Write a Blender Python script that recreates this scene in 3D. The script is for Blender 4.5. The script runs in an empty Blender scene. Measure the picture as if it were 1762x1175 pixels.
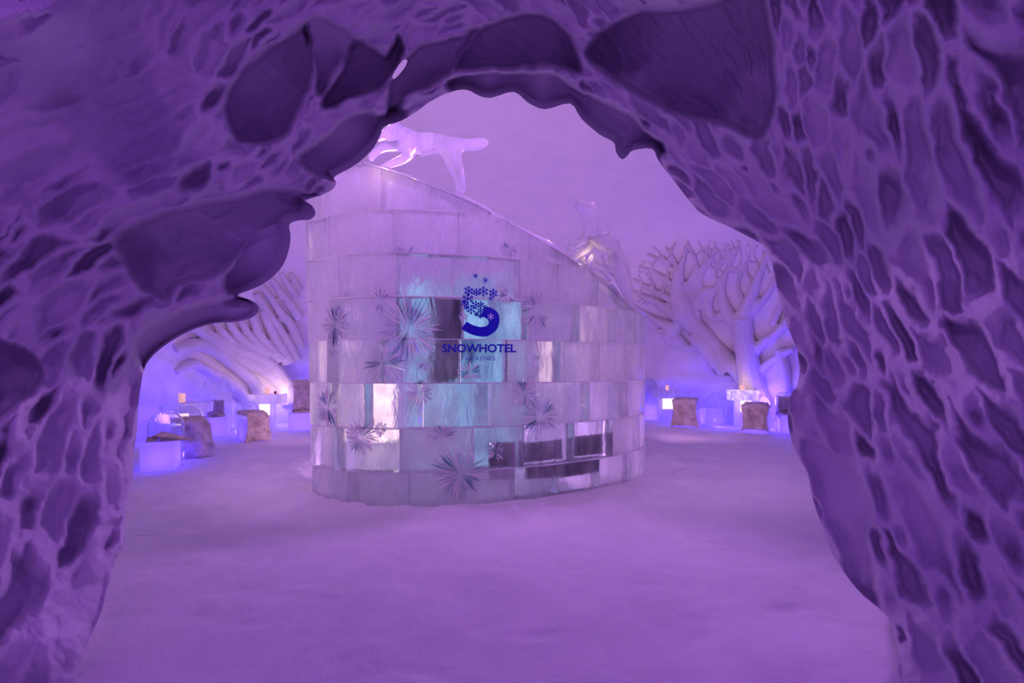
import bpy, bmesh, math, random
import numpy as np
from mathutils import Vector, Matrix
R = math.radians
rng = np.random.default_rng(7)
random.seed(7)
S = bpy.context.scene
COL = S.collection

# ------------------------------------------------------------------ camera
F, CX, HY, EYE = 830.0, 881.0, 635.0, 1.5
cam_d = bpy.data.cameras.new('camera'); cam = bpy.data.objects.new('camera', cam_d); COL.objects.link(cam)
cam.location = (0, 0, EYE); cam.rotation_euler = (R(90), 0, 0)
cam_d.sensor_width = 36; cam_d.lens = F/1762*36; cam_d.shift_y = (HY-587.5)/1762
cam_d.clip_start = 0.02
S.camera = cam
S.view_settings.view_transform = 'Standard'; S.view_settings.look = 'None'
S.view_settings.gamma = 1; S.view_settings.exposure = 0.0

def P(px, py, Y):
    """photo pixel at distance Y -> world point"""
    return Vector(((px-CX)/F*Y, Y, EYE-(py-HY)/F*Y))

# ------------------------------------------------------------------ world and lights
W = bpy.data.worlds.new('world'); S.world = W; W.use_nodes = True
W.node_tree.nodes['Background'].inputs[0].default_value = (0.25, 0.072, 0.62, 1)
W.node_tree.nodes['Background'].inputs[1].default_value = 0.52

def light(name, loc, color, power, size=0.3, kind='POINT', target=None, parent=None, spot=None, sizey=None):
    d = bpy.data.lights.new(name, kind); d.color = color; d.energy = power
    if kind in ('POINT', 'SPOT'): d.shadow_soft_size = size
    if kind == 'AREA':
        d.size = size
        if sizey: d.shape = 'RECTANGLE'; d.size_y = sizey
    if kind == 'SPOT' and spot: d.spot_size = R(spot); d.spot_blend = 0.6
    o = bpy.data.objects.new(name, d); COL.objects.link(o); o.location = loc
    if target is not None:
        o.rotation_euler = (Vector(target)-Vector(loc)).to_track_quat('-Z', 'Y').to_euler()
    if parent: o.parent = parent
    return o
PURPLE = (0.76, 0.37, 0.85); PINK = (0.95, 0.44, 0.80); BLUE = (0.06, 0.025, 1.0); TEAL = (0.12, 0.75, 0.95); WARM = (1.0, 0.62, 0.36)
# unseen floods added behind the front wall, beside and above the arch
light('added_flood', (-4.3, 3.95, 2.6), PURPLE, 160, 0.35, 'SPOT', (0.5, 10.5, 2.4), spot=125)
light('added_flood', (4.3, 3.95, 2.6), PURPLE, 160, 0.35, 'SPOT', (-0.5, 10.5, 2.4), spot=125)
light('added_flood', (0.2, 3.85, 4.6), PURPLE, 60, 0.35, 'SPOT', (0.0, 8.0, 1.0), spot=140)
# unseen lights added behind the ice ring to fill the vault
light('added_flood', (1.8, 11.6, 0.6), PINK, 105, 0.3, 'SPOT', (1.2, 12.4, 6.0), spot=110)
light('added_flood', (-2.2, 11.4, 0.6), PINK, 105, 0.3, 'SPOT', (-1.6, 12.4, 6.0), spot=110)
# unseen fill added behind the ice ring for the left and right walls
light('added_flood', (2.9, 9.6, 0.5), PINK, 85, 0.25, 'SPOT', (6.5, 13.5, 2.2), spot=110)
light('added_flood', (-3.4, 9.4, 0.5), PINK, 70, 0.25, 'SPOT', (-7.0, 12.0, 2.2), spot=110)
# unseen light added in the passage behind the camera, brightening arch and floor
light('added_passage_light', (-0.9, -1.2, 3.0), (0.58, 0.20, 1.0), 44, 0.15)
# unseen spots added under the vault to graze the arch and the passage
light('added_flood', (-1.9, 6.6, 5.3), (0.68, 0.25, 1.0), 440, 0.2, 'SPOT', (0.4, 1.6, 0.9), spot=75)
light('added_flood', (1.9, 6.6, 5.3), (0.68, 0.25, 1.0), 440, 0.2, 'SPOT', (-0.4, 1.6, 0.9), spot=75)
# lights added inside the ice ring so that the blocks glow
light('added_ring_light', (0.6, 7.6, 0.5), PURPLE, 60, 0.2)
light('added_ring_light', (-1.4, 7.4, 0.5), PURPLE, 55, 0.2)

# ------------------------------------------------------------------ helpers
def tag(o, label=None, cat=None, group=None, kind=None):
    if label: o['label'] = label
    if cat: o['category'] = cat
    if group: o['group'] = group
    if kind: o['kind'] = kind
    return o

def empty(name, loc=(0, 0, 0), rz=0, parent=None):
    o = bpy.data.objects.new(name, None); COL.objects.link(o); o.location = loc
    o.rotation_euler = (0, 0, rz); o.empty_display_size = 0.1
    if parent: o.parent = parent
    return o

def link_mesh(name, me, mat, parent=None, smooth=True):
    o = bpy.data.objects.new(name, me); COL.objects.link(o)
    if mat: me.materials.append(mat)
    if smooth: me.polygons.foreach_set('use_smooth', np.ones(len(me.polygons), bool))
    if parent: o.parent = parent
    return o

def np_mesh(name, verts, quads, mat, parent=None, smooth=True):
    verts = np.asarray(verts, dtype=np.float32); quads = np.asarray(quads, dtype=np.int32)
    k = quads.shape[1]
    me = bpy.data.meshes.new(name)
    me.vertices.add(len(verts)); me.vertices.foreach_set('co', verts.ravel())
    me.loops.add(quads.size); me.loops.foreach_set('vertex_index', quads.ravel())
    me.polygons.add(len(quads)); me.polygons.foreach_set('loop_start', np.arange(0, quads.size, k, dtype=np.int32))
    me.update(calc_edges=True); me.validate()
    return link_mesh(name, me, mat, parent, smooth)

def bm_obj(name, bm, mat, parent=None, smooth=False, bevel=0, seg=2, sub=0):
    me = bpy.data.meshes.new(name)
    bmesh.ops.recalc_face_normals(bm, faces=bm.faces[:])
    bm.to_mesh(me); bm.free()
    o = link_mesh(name, me, mat, parent, smooth)
    if bevel:
        m = o.modifiers.new('bevel', 'BEVEL'); m.width = bevel; m.segments = seg; m.limit_method = 'ANGLE'; m.angle_limit = R(35)
    if sub:
        m = o.modifiers.new('sub', 'SUBSURF'); m.levels = sub; m.render_levels = sub
    return o

def add_box(bm, c, s, rz=0):
    r = bmesh.ops.create_cube(bm, size=1)
    M = Matrix.Translation(c) @ Matrix.Rotation(rz, 4, 'Z') @ Matrix.Diagonal((*s, 1))
    bmesh.ops.transform(bm, matrix=M, verts=r['verts']); return r['verts']

def hash2(ix, iy, seed):
    n = (ix.astype(np.int64)*374761393 + iy.astype(np.int64)*668265263 + seed*1442695041) & 0xffffffff
    n = ((n ^ (n >> 13))*1274126177) & 0xffffffff
    n = n ^ (n >> 16)
    return (n & 0xffffff)/float(0xffffff)
def vnoise(x, y, seed=0):
    ix = np.floor(x); iy = np.floor(y); fx = x-ix; fy = y-iy
    fx = fx*fx*fx*(fx*(fx*6-15)+10); fy = fy*fy*fy*(fy*(fy*6-15)+10)
    a = hash2(ix, iy, seed); b = hash2(ix+1, iy, seed); c = hash2(ix, iy+1, seed); d = hash2(ix+1, iy+1, seed)
    return (a+(b-a)*fx)*(1-fy)+(c+(d-c)*fx)*fy
def fbm(x, y, seed=0, octv=4):
    t = 0; a = 0.5; 
    for k in range(octv):
        t = t+a*(vnoise(x, y, seed+k*17)*2-1); x = x*2.03+5.1; y = y*2.03+1.7; a *= 0.5
    return t
def sstep(x): x = np.clip(x, 0, 1); return x*x*(3-2*x)

def poly_sdf(X, Y, poly):
    """signed distance to polygon (negative inside) and nearest point"""
    p = np.array(poly, float); n = len(p)
    best = np.full(X.shape, 1e18); NX = np.zeros(X.shape); NY = np.zeros(X.shape); ins = np.zeros(X.shape, bool)
    for i in range(n):
        a = p[i]; b = p[(i+1) % n]; d = b-a
        t = np.clip(((X-a[0])*d[0]+(Y-a[1])*d[1])/(d@d+1e-9), 0, 1)
        qx = a[0]+t*d[0]; qy = a[1]+t*d[1]; dd = (X-qx)**2+(Y-qy)**2
        m = dd < best; best = np.where(m, dd, best); NX = np.where(m, qx, NX); NY = np.where(m, qy, NY)
        c = ((a[1] > Y) != (b[1] > Y)); xi = a[0]+(Y-a[1])/(b[1]-a[1]+1e-12)*(b[0]-a[0])
        ins ^= (c & (X < xi))
    s = np.sqrt(best); return np.where(ins, -s, s), NX, NY

def smooth_poly(pts, closed=True, sub=4):
    """Catmull-Rom"""
    p = [np.array(q, float) for q in pts]; n = len(p); out = []
    rngi = range(n) if closed else range(n-1)
    for i in rngi:
        if closed: a, b, c, d = p[i-1], p[i], p[(i+1) % n], p[(i+2) % n]
        else: a, b, c, d = p[max(i-1, 0)], p[i], p[i+1], p[min(i+2, n-1)]
        for k in range(sub):
            t = k/sub
            out.append(0.5*((2*b)+(c-a)*t+(2*a-5*b+4*c-d)*t*t+(-a+3*b-3*c+d)*t**3))
    if not closed: out.append(p[-1])
    return out

# ------------------------------------------------------------------ materials
def new_mat(name):
    m = bpy.data.materials.new(name); m.use_nodes = True
    nt = m.node_tree; return m, nt, nt.nodes['Principled BSDF'], nt.nodes['Material Output']
def N(nt, typ, **kw):
    n = nt.nodes.new(typ)
    for k, v in kw.items(): setattr(n, k, v)
    return n

def snow_mat(name, scale=14, strength=0.35, col=(0.80, 0.80, 0.84), dist=0.02, col2=None):
    m, nt, b, out = new_mat(name)
    b.inputs['Roughness'].default_value = 0.75
    b.inputs['Specular IOR Level'].default_value = 0.25
    tc = N(nt, 'ShaderNodeTexCoord')
    n1 = N(nt, 'ShaderNodeTexNoise'); n1.inputs['Scale'].default_value = scale; n1.inputs['Detail'].default_value = 8; n1.inputs['Roughness'].default_value = 0.65
    nt.links.new(tc.outputs['Object'], n1.inputs['Vector'])
    bp = N(nt, 'ShaderNodeBump'); bp.inputs['Strength'].default_value = strength; bp.inputs['Distance'].default_value = dist
    nt.links.new(n1.outputs['Fac'], bp.inputs['Height']); nt.links.new(bp.outputs['Normal'], b.inputs['Normal'])
    n2 = N(nt, 'ShaderNodeTexNoise'); n2.inputs['Scale'].default_value = 1.7; n2.inputs['Detail'].default_value = 5
    nt.links.new(tc.outputs['Object'], n2.inputs['Vector'])
    r = N(nt, 'ShaderNodeValToRGB'); c2 = col2 or tuple(c*0.86 for c in col)
    r.color_ramp.elements[0].position = 0.35; r.color_ramp.elements[0].color = (*c2, 1)
    r.color_ramp.elements[1].position = 0.65; r.color_ramp.elements[1].color = (*col, 1)
    nt.links.new(n2.outputs['Fac'], r.inputs['Fac']); nt.links.new(r.outputs['Color'], b.inputs['Base Color'])
    return m

def ice_mat(name, milky=0.5, rough=0.12, bump=0.25, scale=5, col=(0.93, 0.95, 1.0), attr=None, transl=0.5, dist=0.03):
    """solid ice: clear refraction mixed with milky scattering from the frozen bubbles"""
    m, nt, b, out = new_mat(name)
    nt.nodes.remove(b)
    tc = N(nt, 'ShaderNodeTexCoord')
    mp = N(nt, 'ShaderNodeMapping'); mp.inputs['Scale'].default_value = (1, 1, 0.35)
    nt.links.new(tc.outputs['Object'], mp.inputs['Vector'])
    nz = N(nt, 'ShaderNodeTexNoise'); nz.inputs['Scale'].default_value = scale; nz.inputs['Detail'].default_value = 6; nz.inputs['Distortion'].default_value = 0.6
    nt.links.new(mp.outputs['Vector'], nz.inputs['Vector'])
    bp = N(nt, 'ShaderNodeBump'); bp.inputs['Strength'].default_value = bump; bp.inputs['Distance'].default_value = dist
    nt.links.new(nz.outputs['Fac'], bp.inputs['Height'])
    nf = N(nt, 'ShaderNodeTexNoise'); nf.inputs['Scale'].default_value = scale*5; nf.inputs['Detail'].default_value = 5
    nt.links.new(mp.outputs['Vector'], nf.inputs['Vector'])
    b2 = N(nt, 'ShaderNodeBump'); b2.inputs['Strength'].default_value = bump*0.8; b2.inputs['Distance'].default_value = dist*0.3
    nt.links.new(nf.outputs['Fac'], b2.inputs['Height']); nt.links.new(bp.outputs['Normal'], b2.inputs['Normal']); bp = b2
    gl = N(nt, 'ShaderNodeBsdfGlass'); gl.inputs['IOR'].default_value = 1.31; gl.inputs['Roughness'].default_value = rough; gl.inputs['Color'].default_value = (*col, 1)
    df = N(nt, 'ShaderNodeBsdfDiffuse'); df.inputs['Color'].default_value = (0.85, 0.85, 0.88, 1)
    tl = N(nt, 'ShaderNodeBsdfTranslucent'); tl.inputs['Color'].default_value = (0.92, 0.93, 0.96, 1)
    mx1 = N(nt, 'ShaderNodeMixShader'); mx1.inputs[0].default_value = transl
    nt.links.new(df.outputs[0], mx1.inputs[1]); nt.links.new(tl.outputs[0], mx1.inputs[2])
    mx2 = N(nt, 'ShaderNodeMixShader')
    nt.links.new(gl.outputs[0], mx2.inputs[1]); nt.links.new(mx1.outputs[0], mx2.inputs[2])
    for n in (gl, df, tl): nt.links.new(bp.outputs['Normal'], n.inputs['Normal'])
    n3 = N(nt, 'ShaderNodeTexNoise'); n3.inputs['Scale'].default_value = 2.2; n3.inputs['Detail'].default_value = 7; n3.inputs['Roughness'].default_value = 0.6
    nt.links.new(mp.outputs['Vector'], n3.inputs['Vector'])
    ma = N(nt, 'ShaderNodeMath', operation='MULTIPLY_ADD'); ma.inputs[1].default_value = 2.0; ma.inputs[2].default_value = -1.0
    nt.links.new(n3.outputs['Fac'], ma.inputs[0])
    ad = N(nt, 'ShaderNodeMath', operation='ADD', use_clamp=True); nt.links.new(ma.outputs[0], ad.inputs[0])
    if attr:
        at = N(nt, 'ShaderNodeAttribute', attribute_name=attr); nt.links.new(at.outputs['Fac'], ad.inputs[1])
    else: ad.inputs[1].default_value = milky
    nt.links.new(ad.outputs[0], mx2.inputs[0])
    nt.links.new(mx2.outputs[0], out.inputs['Surface'])
    return m

def emit_mat(name, col, s):
    m, nt, b, out = new_mat(name)
    b.inputs['Base Color'].default_value = (*col, 1); b.inputs['Emission Color'].default_value = (*col, 1); b.inputs['Emission Strength'].default_value = s
    return m
def plain(name, col, rough=0.5, spec=0.5):
    m, nt, b, out = new_mat(name)
    b.inputs['Base Color'].default_value = (*col, 1); b.inputs['Roughness'].default_value = rough; b.inputs['Specular IOR Level'].default_value = spec
    return m

M_ARCH = snow_mat('carved_snow', 22, 0.25, (0.74, 0.72, 0.80), 0.012, (0.66, 0.64, 0.72))
M_WALL = snow_mat('wall_snow', 5, 0.35, (0.82, 0.80, 0.84), 0.03)
M_DOME = snow_mat('dome_snow', 3, 0.15, (0.82, 0.80, 0.84), 0.03, (0.78, 0.76, 0.80))
M_FLOOR = snow_mat('trodden_snow', 9, 0.5, (0.80, 0.79, 0.83), 0.03, (0.72, 0.71, 0.76))
M_TREE = snow_mat('tree_snow', 16, 1.0, (0.85, 0.82, 0.86), 0.05)
M_ICEWALL = ice_mat('ice_blocks', attr='milky', rough=0.12, bump=0.85, scale=5)
M_ICE = ice_mat('furniture_ice', 0.62, 0.15, 0.2, 6, transl=0.55)
M_BLOCK = ice_mat('frosted_block', 1.1, 0.2, 0.3, 7, transl=0.65)
M_CLEAR = ice_mat('clear_ice', 0.25, 0.05, 0.2, 8, transl=0.5)
M_SCULPT = ice_mat('sculpted_ice', 0.50, 0.12, 0.5, 10, transl=0.5)
M_STAR = ice_mat('cut_ice', 0.16, 0.02, 0.05, 10, transl=0.3)
M_CUTSHADE = ice_mat('shaded_cut_ice', -0.3, 0.02, 0.05, 10, col=(0.62, 0.66, 0.78))  # darker tint puts the shade of the dark facets into the ice colour
M_FROST = snow_mat('frosted_cut', 40, 0.2, (0.93, 0.93, 0.96), 0.004)
M_JOINT = snow_mat('joint_snow', 30, 0.3, (0.86, 0.86, 0.90), 0.01)
M_LOGO = plain('blue_film', (0.004, 0.006, 0.50), 0.35)
M_LOGO2 = plain('pale_blue_film', (0.10, 0.14, 0.62), 0.35)
M_WHITE = plain('white_film', (0.6, 0.7, 0.9), 0.35)
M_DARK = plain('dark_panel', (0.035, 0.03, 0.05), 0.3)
def fur_mat():
    m, nt, b, out = new_mat('reindeer_fur')
    tc = N(nt, 'ShaderNodeTexCoord'); n = N(nt, 'ShaderNodeTexNoise'); n.inputs['Scale'].default_value = 6; n.inputs['Detail'].default_value = 8
    nt.links.new(tc.outputs['Object'], n.inputs['Vector'])
    r = N(nt, 'ShaderNodeValToRGB'); r.color_ramp.elements[0].position = 0.35; r.color_ramp.elements[0].color = (0.50, 0.43, 0.40, 1)
    r.color_ramp.elements[1].position = 0.68; r.color_ramp.elements[1].color = (0.82, 0.74, 0.70, 1)
    nt.links.new(n.outputs['Fac'], r.inputs['Fac']); nt.links.new(r.outputs['Color'], b.inputs['Base Color'])
    b.inputs['Roughness'].default_value = 0.9; b.inputs['Specular IOR Level'].default_value = 0.1
    return m
M_FUR = fur_mat()
M_GLOW = emit_mat('lamp_glow', (1.0, 0.66, 0.50), 2.2)
M_CANDLE = emit_mat('candle_glass', (1.0, 0.60, 0.45), 0.45)
M_RED = plain('red_glass', (0.35, 0.01, 0.02), 0.2)

#@@ARCH
# ------------------------------------------------------------------ front wall: the carved snow arch
CONT = [(60,1520),(75,1400),(95,1290),(130,1175),(150,1110),(175,1050),(188,1000),(200,960),(213,930),(216,880),(222,850),(228,820),(230,780),(236,740),
 (238,700),(243,660),(250,630),(265,610),(290,590),(330,568),(370,556),(405,554),(432,547),(445,535),(443,524),(428,515),(408,508),(440,495),(465,480),
 (486,458),(497,430),(500,405),(498,386),(515,379),(533,378),(543,367),(536,353),(525,345),(555,335),(573,325),(579,314),(575,304),(610,285),(640,258),
 (655,232),(661,218),(690,208),(720,190),(735,178),(765,162),(800,154),(827,166),(847,168),(884,158),(909,177),(938,188),(981,178),(1000,204),(1031,231),
 (1056,245),(1060,262),(1070,274),(1080,268),(1089,259),(1122,256),(1133,277),(1158,309),(1186,345),(1208,368),(1254,390),(1295,411),(1320,428),(1328,448),
 (1333,475),(1342,517),(1358,569),(1370,598),(1375,632),(1372,661),(1361,678),(1356,701),(1356,730),(1364,764),(1378,793),(1390,816),(1398,856),(1413,902),
 (1430,948),(1459,994),(1487,1026),(1522,1055),(1536,1080),(1545,1126),(1545,1175),(1550,1290),(1560,1400),(1570,1520)]
WIN = [(701,99),(690,107),(681,120),(672,138),(682,133),(692,122),(699,112)]
# recesses: polygon, depth, edge width in photo pixels, how much of the ridging survives
HOLLOWS = [
 ([(393,190),(395,165),(402,145),(420,120),(450,95),(480,75),(515,55),(530,40),(537,70),(537,110),(528,145),(515,185),(500,218),(482,238),(450,242),(410,240),(400,215)],0.42,13,.1),
 ([(530,38),(572,38),(608,58),(613,72),(600,95),(572,130),(552,168),(541,150),(541,100)],0.26,12,.1),
 ([(614,66),(640,84),(664,95),(682,60),(688,90),(668,130),(655,150),(620,165),(580,180),(556,190),(557,172),(590,125)],0.42,12,.1),
 ([(516,275),(560,240),(582,215),(602,203),(640,196),(656,200),(700,190),(640,290),(575,306),(540,300),(520,290)],0.30,12,.1),
 ([(203,408),(240,380),(300,362),(360,350),(450,333),(500,333),(560,345),(560,385),(495,386),(450,405),(410,437),(375,468),(340,482),(300,492),(280,512),(232,480),(214,440)],0.40,20,.15),
 ([(385,492),(402,458),(424,424),(462,398),(520,384),(520,440),(440,510),(405,508)],0.34,14,.1),
 ([(236,585),(300,542),(380,518),(415,510),(465,515),(465,560),(370,580),(300,600),(250,640)],0.22,16,.15),
 ([(668,150),(674,135),(704,95),(722,76),(790,66),(824,46),(800,88),(776,120),(768,132),(700,160),(690,186),(672,200)],0.36,11,.1),
 ([(830,46),(870,33),(915,24),(950,35),(975,55),(986,80),(995,100),(1000,125),(960,113),(900,112),(830,116),(784,120),(802,84)],0.46,14,.2),
 ([(770,142),(830,126),(900,122),(960,130),(985,150),(1060,190),(1088,202),(1108,230),(1150,262),(1070,290),(1000,230),(860,190),(780,160)],0.30,11,.15),
 ([(1100,22),(1180,20),(1235,6),(1300,-25),(1317,10),(1326,60),(1333,130),(1334,200),(1300,232),(1250,215),(1150,190),(1060,140),(1010,88),(1050,45)],0.55,16,.25),
 ([(1378,755),(1430,775),(1478,820),(1502,872),(1490,925),(1486,1000),(1452,965),(1417,885),(1396,825)],0.10,14,.1),
 ([(-60,590),(40,600),(68,632),(60,662),(20,705),(-60,760)],0.28,14,.1),
 ([(-200,95),(60,120),(150,90),(165,20),(180,-60),(430,-40),(330,60),(300,200),(180,330),(-200,330)],0.20,90,.35),
]
BULGES = [(45,30,120,75,-0.42),(1150,-12,110,36,-0.30),(25,720,55,60,-.10),(1330,640,90,120,-0.1),(1700,500,220,300,-0.12)]
# x, y, ridge direction (deg, anticlockwise from right), cell width, amplitude
FLOW = [(50,150,20,70,.5),(150,400,24,52,1),(300,330,20,44,1),(230,220,25,80,.5),(340,110,72,42,1),(450,50,40,28,.8),(520,190,62,22,.7),(420,275,50,34,1),
 (480,320,38,24,.8),(100,520,38,52,1),(300,520,18,46,.9),(400,480,33,28,.7),(60,720,60,70,.8),(180,700,82,46,.9),(220,800,86,32,.9),(120,850,72,66,.8),
 (100,1000,62,90,.6),(200,950,76,50,.7),(600,20,20,28,.7),(720,60,28,22,.5),(900,10,-40,24,.8),(1000,90,-52,22,1),(1050,150,-45,20,1),(1150,230,-47,24,1),
 (1250,320,-42,28,1),(1350,420,-38,36,1),(1370,100,89,30,1),(1400,250,-86,34,1),(1450,350,-76,42,1),(1550,150,89,58,1),(1650,300,-72,86,.9),(1700,80,-60,95,.8),
 (1550,500,-73,48,1),(1650,600,-52,66,1),(1400,520,-76,24,1),(1375,640,-70,24,1),(1450,650,-62,36,1),(1500,750,-66,46,1),(1600,900,-62,56,1),(1700,800,-60,66,1),
 (1700,1100,-60,76,.8),(1550,1100,-72,46,.8),(1410,760,-58,36,.8)]

def build_arch():
    st = 2.6
    xs = np.arange(-460, 2240, st); ys = np.arange(-440, 1470, st)
    X, Y = np.meshgrid(xs, ys)
    cont = smooth_poly(CONT, True, 3)
    sd, nx, ny = poly_sdf(X, Y, cont)            # negative inside the opening
    sw, wx, wy = poly_sdf(X, Y, smooth_poly(WIN, True, 3))
    # --- flow field
    fp = np.array(FLOW, float)
    def field(x, y):
        w = 1.0/(((x[..., None]-fp[:, 0])**2+(y[..., None]-fp[:, 1])**2)+900.0)**1.6
        w /= w.sum(-1, keepdims=True)
        a = np.radians(fp[:, 2])*2
        ang = np.arctan2((w*np.sin(a)).sum(-1), (w*np.cos(a)).sum(-1))/2
        return ang, (w*fp[:, 3]).sum(-1), (w*fp[:, 4]).sum(-1)
    # --- seeds of elongated cells with local orientation (dart throwing)
    seeds = []
    cand = np.column_stack([rng.uniform(-440, 2220, 26000), rng.uniform(-420, 1450, 26000)])
    ca, cs, cm = field(cand[:, 0], cand[:, 1])
    acc = np.zeros((0, 5))
    for i in range(len(cand)):
        x, y = cand[i]; a = ca[i]; s = cs[i]*(0.6+0.85*hash2(np.array(i), np.array(3), 5)); L = s*(2.4+1.8*hash2(np.array(i), np.array(9), 6))
        if len(acc):
            dx = x-acc[:, 0]; dy = y-acc[:, 1]
            u = dx*math.cos(a)-dy*math.sin(a); v = dx*math.sin(a)+dy*math.cos(a)
            if ((u/L)**2+(v/s)**2 < 0.60).any(): continue
        acc = np.vstack([acc, [x, y, a, s, L]])
    # domain warp
    wX = X+15*fbm(X/66, Y/66, 3, 3)+5*fbm(X/17, Y/17, 9, 2); wY = Y+15*fbm(X/66, Y/66, 4, 3)+5*fbm(X/17, Y/17, 8, 2)
    F1 = np.full(X.shape, 9.0); F2 = np.full(X.shape, 9.0); DEP = np.zeros(X.shape)
    for k, (x, y, a, s, L) in enumerate(acc):
        r = L*2.0+20
        i0 = max(0, int((x-r-xs[0])/st)); i1 = min(len(xs), int((x+r-xs[0])/st)+1)
        j0 = max(0, int((y-r-ys[0])/st)); j1 = min(len(ys), int((y+r-ys[0])/st)+1)
        if i1 <= i0 or j1 <= j0: continue
        dx = wX[j0:j1, i0:i1]-x; dy = wY[j0:j1, i0:i1]-y
        u = dx*math.cos(a)-dy*math.sin(a); v = dx*math.sin(a)+dy*math.cos(a)
        d = np.sqrt((u/L)**2+(v/s)**2)
        f1 = F1[j0:j1, i0:i1]; f2 = F2[j0:j1, i0:i1]; dp = DEP[j0:j1, i0:i1]
        m = d < f1
        F2[j0:j1, i0:i1] = np.where(m, f1, np.minimum(f2, d)); F1[j0:j1, i0:i1] = np.where(m, d, f1)
        DEP[j0:j1, i0:i1] = np.where(m, 0.30+0.75*random.random(), dp)
    ang, size, amp = field(X[::8, ::8], Y[::8, ::8])
    def up(a):
        gx = np.clip(np.arange(len(xs))/8, 0, a.shape[1]-1.001); gy = np.clip(np.arange(len(ys))/8, 0, a.shape[0]-1.001)
        ix = gx.astype(int); iy = gy.astype(int); fx = gx-ix; fy = (gy-iy)[:, None]
        t = a[iy][:, ix]*(1-fx)+a[iy][:, ix+1]*fx; b = a[iy+1][:, ix]*(1-fx)+a[iy+1][:, ix+1]*fx
        return t*(1-fy)+b*fy
    size = up(size); amp = up(amp)
    e = F2-F1
    # --- base depth of the funnel-shaped reveal
    Dc = 2.28+0.32*sstep((1175-Y)/300)+0.55*sstep((900-Y)/700)
    dd = np.maximum(sd, 0)
    D = Dc-(Dc-1.15)*(1-np.exp(-dd/520.0))
    D += 0.05*np.exp(-dd/8.0)                   # the lip rolls away
    D += 0.10*fbm(X/210, Y/210, 21, 3)*sstep(dd/60)
    keep = np.ones(X.shape)
    for poly, dep, ew, kp in HOLLOWS:
        h, _, _ = poly_sdf(wX*0.6+X*0.4, wY*0.6+Y*0.4, smooth_poly(poly, True, 3))
        m = sstep(-h/ew+0.5); D += 0.88*dep*m; keep *= 1-(1-kp)*m
        lip = np.exp(-((h-3)/7.0)**2)*0.018; D -= lip
    for (bx, by, rx, ry, dp) in BULGES:
        q = ((X-bx)/rx)**2+((Y-by)/ry)**2; D += dp*1.1*sstep(1-q)
    pit = DEP*sstep((e-0.05)/0.55)
    depth_amp = size*0.00135*D*0.9
    D += pit*depth_amp*amp*keep*sstep(dd/10+0.3)
    fine = fbm(X/13, Y/13, 40, 3)*0.006+fbm(X/40, Y/40, 41, 3)*0.016
    D += fine*(0.5+0.5*keep)
    # keep the foot on the floor
    fl = np.where(Y > HY+40, EYE*F/np.maximum(Y-HY, 1)+0.04, 99.0)
    D = np.minimum(D, fl)
    # --- cut the opening: snap the rim onto the contour
    lim = 1.5*st
    snap = (sd < 0) & (sd > -lim); gx = np.where(snap, nx, X); gy = np.where(snap, ny, Y)
    snw = (sw < 0) & (sw > -lim); gx = np.where(snw, wx, gx); gy = np.where(snw, wy, gy)
    bad = (sd <= -lim) | (sw <= -lim)
    VX = (gx-CX)/F*D; VZ = EYE-(gy-HY)/F*D
    V = np.stack([VX, D, VZ], -1).reshape(-1, 3)
    nyy, nxx = X.shape; idx = np.arange(nyy*nxx).reshape(nyy, nxx)
    a, b, c, d = idx[:-1, :-1], idx[:-1, 1:], idx[1:, 1:], idx[1:, :-1]
    inside = (sd < 0) | (sw < 0)
    ok = ~(bad[:-1, :-1] | bad[:-1, 1:] | bad[1:, 1:] | bad[1:, :-1])
    ok &= ~(inside[:-1, :-1] & inside[:-1, 1:] & inside[1:, 1:] & inside[1:, :-1])
    Q = np.stack([a[ok], d[ok], c[ok], b[ok]], -1)
    used = np.unique(Q); rem = np.full(len(V), -1); rem[used] = np.arange(len(used))
    V = V[used]; Q = rem[Q]
    # --- the room side of the wall: from the rim of the opening outwards
    cp = np.array(cont); M = len(cp); c0 = np.array([860.0, 640.0])
    Dr = np.interp(cp[:, 1], [200, 900, 1175, 1520], [3.25, 2.75, 2.36, 1.5]); 
    ring0 = np.array([P(x, y, dq) for (x, y), dq in zip(cp, Dr)])
    dirs = ring0[:, [0, 2]]-np.array([0, 1.3]); ln = np.linalg.norm(dirs, axis=1, keepdims=True); dirs = dirs/ln
    rings = [ring0]
    for off, dy in ((0.03, 0.06), (0.08, 0.15), (0.16, 0.3), (0.25, 0.4), (0.35, 0.45), (0.5, 0.5), (0.7, 0.5), (9.0, 0.55)):
        Yk = np.minimum(Dr+dy*1.2, 3.7); Yk = np.where(cp[:, 1] > 900, Dr+dy*0.5, Yk); Yk = np.where(off > 5, 3.6, Yk)
        r = np.array([P(x, y, yk) for (x, y), yk in zip(cp, Yk)]) if off < 5 else ring0.copy()
        r[:, 0] += dirs[:, 0]*off; r[:, 2] += dirs[:, 1]*off; r[:, 1] = Yk
        rings.append(r)
    base = len(V); V = np.vstack([V]+rings); q2 = []
    def sees(i, k):
        p = (V[base+k*M+i]+V[base+(k+1)*M+i])/2; x = CX+p[0]/p[1]*F; y = HY-(p[2]-EYE)/p[1]*F
        return 655 < x < 722 and 70 < y < 165
    for k in range(len(rings)-1):
        for i in range(M-1):
            if sees(i, k): continue
            q2.append((base+k*M+i, base+k*M+i+1, base+(k+1)*M+i+1, base+(k+1)*M+i))
    Q = np.vstack([Q, np.array(q2)])
    o = np_mesh('wall_front', V, Q, M_ARCH)
    tag(o, kind='structure'); return o
build_arch()

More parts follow.
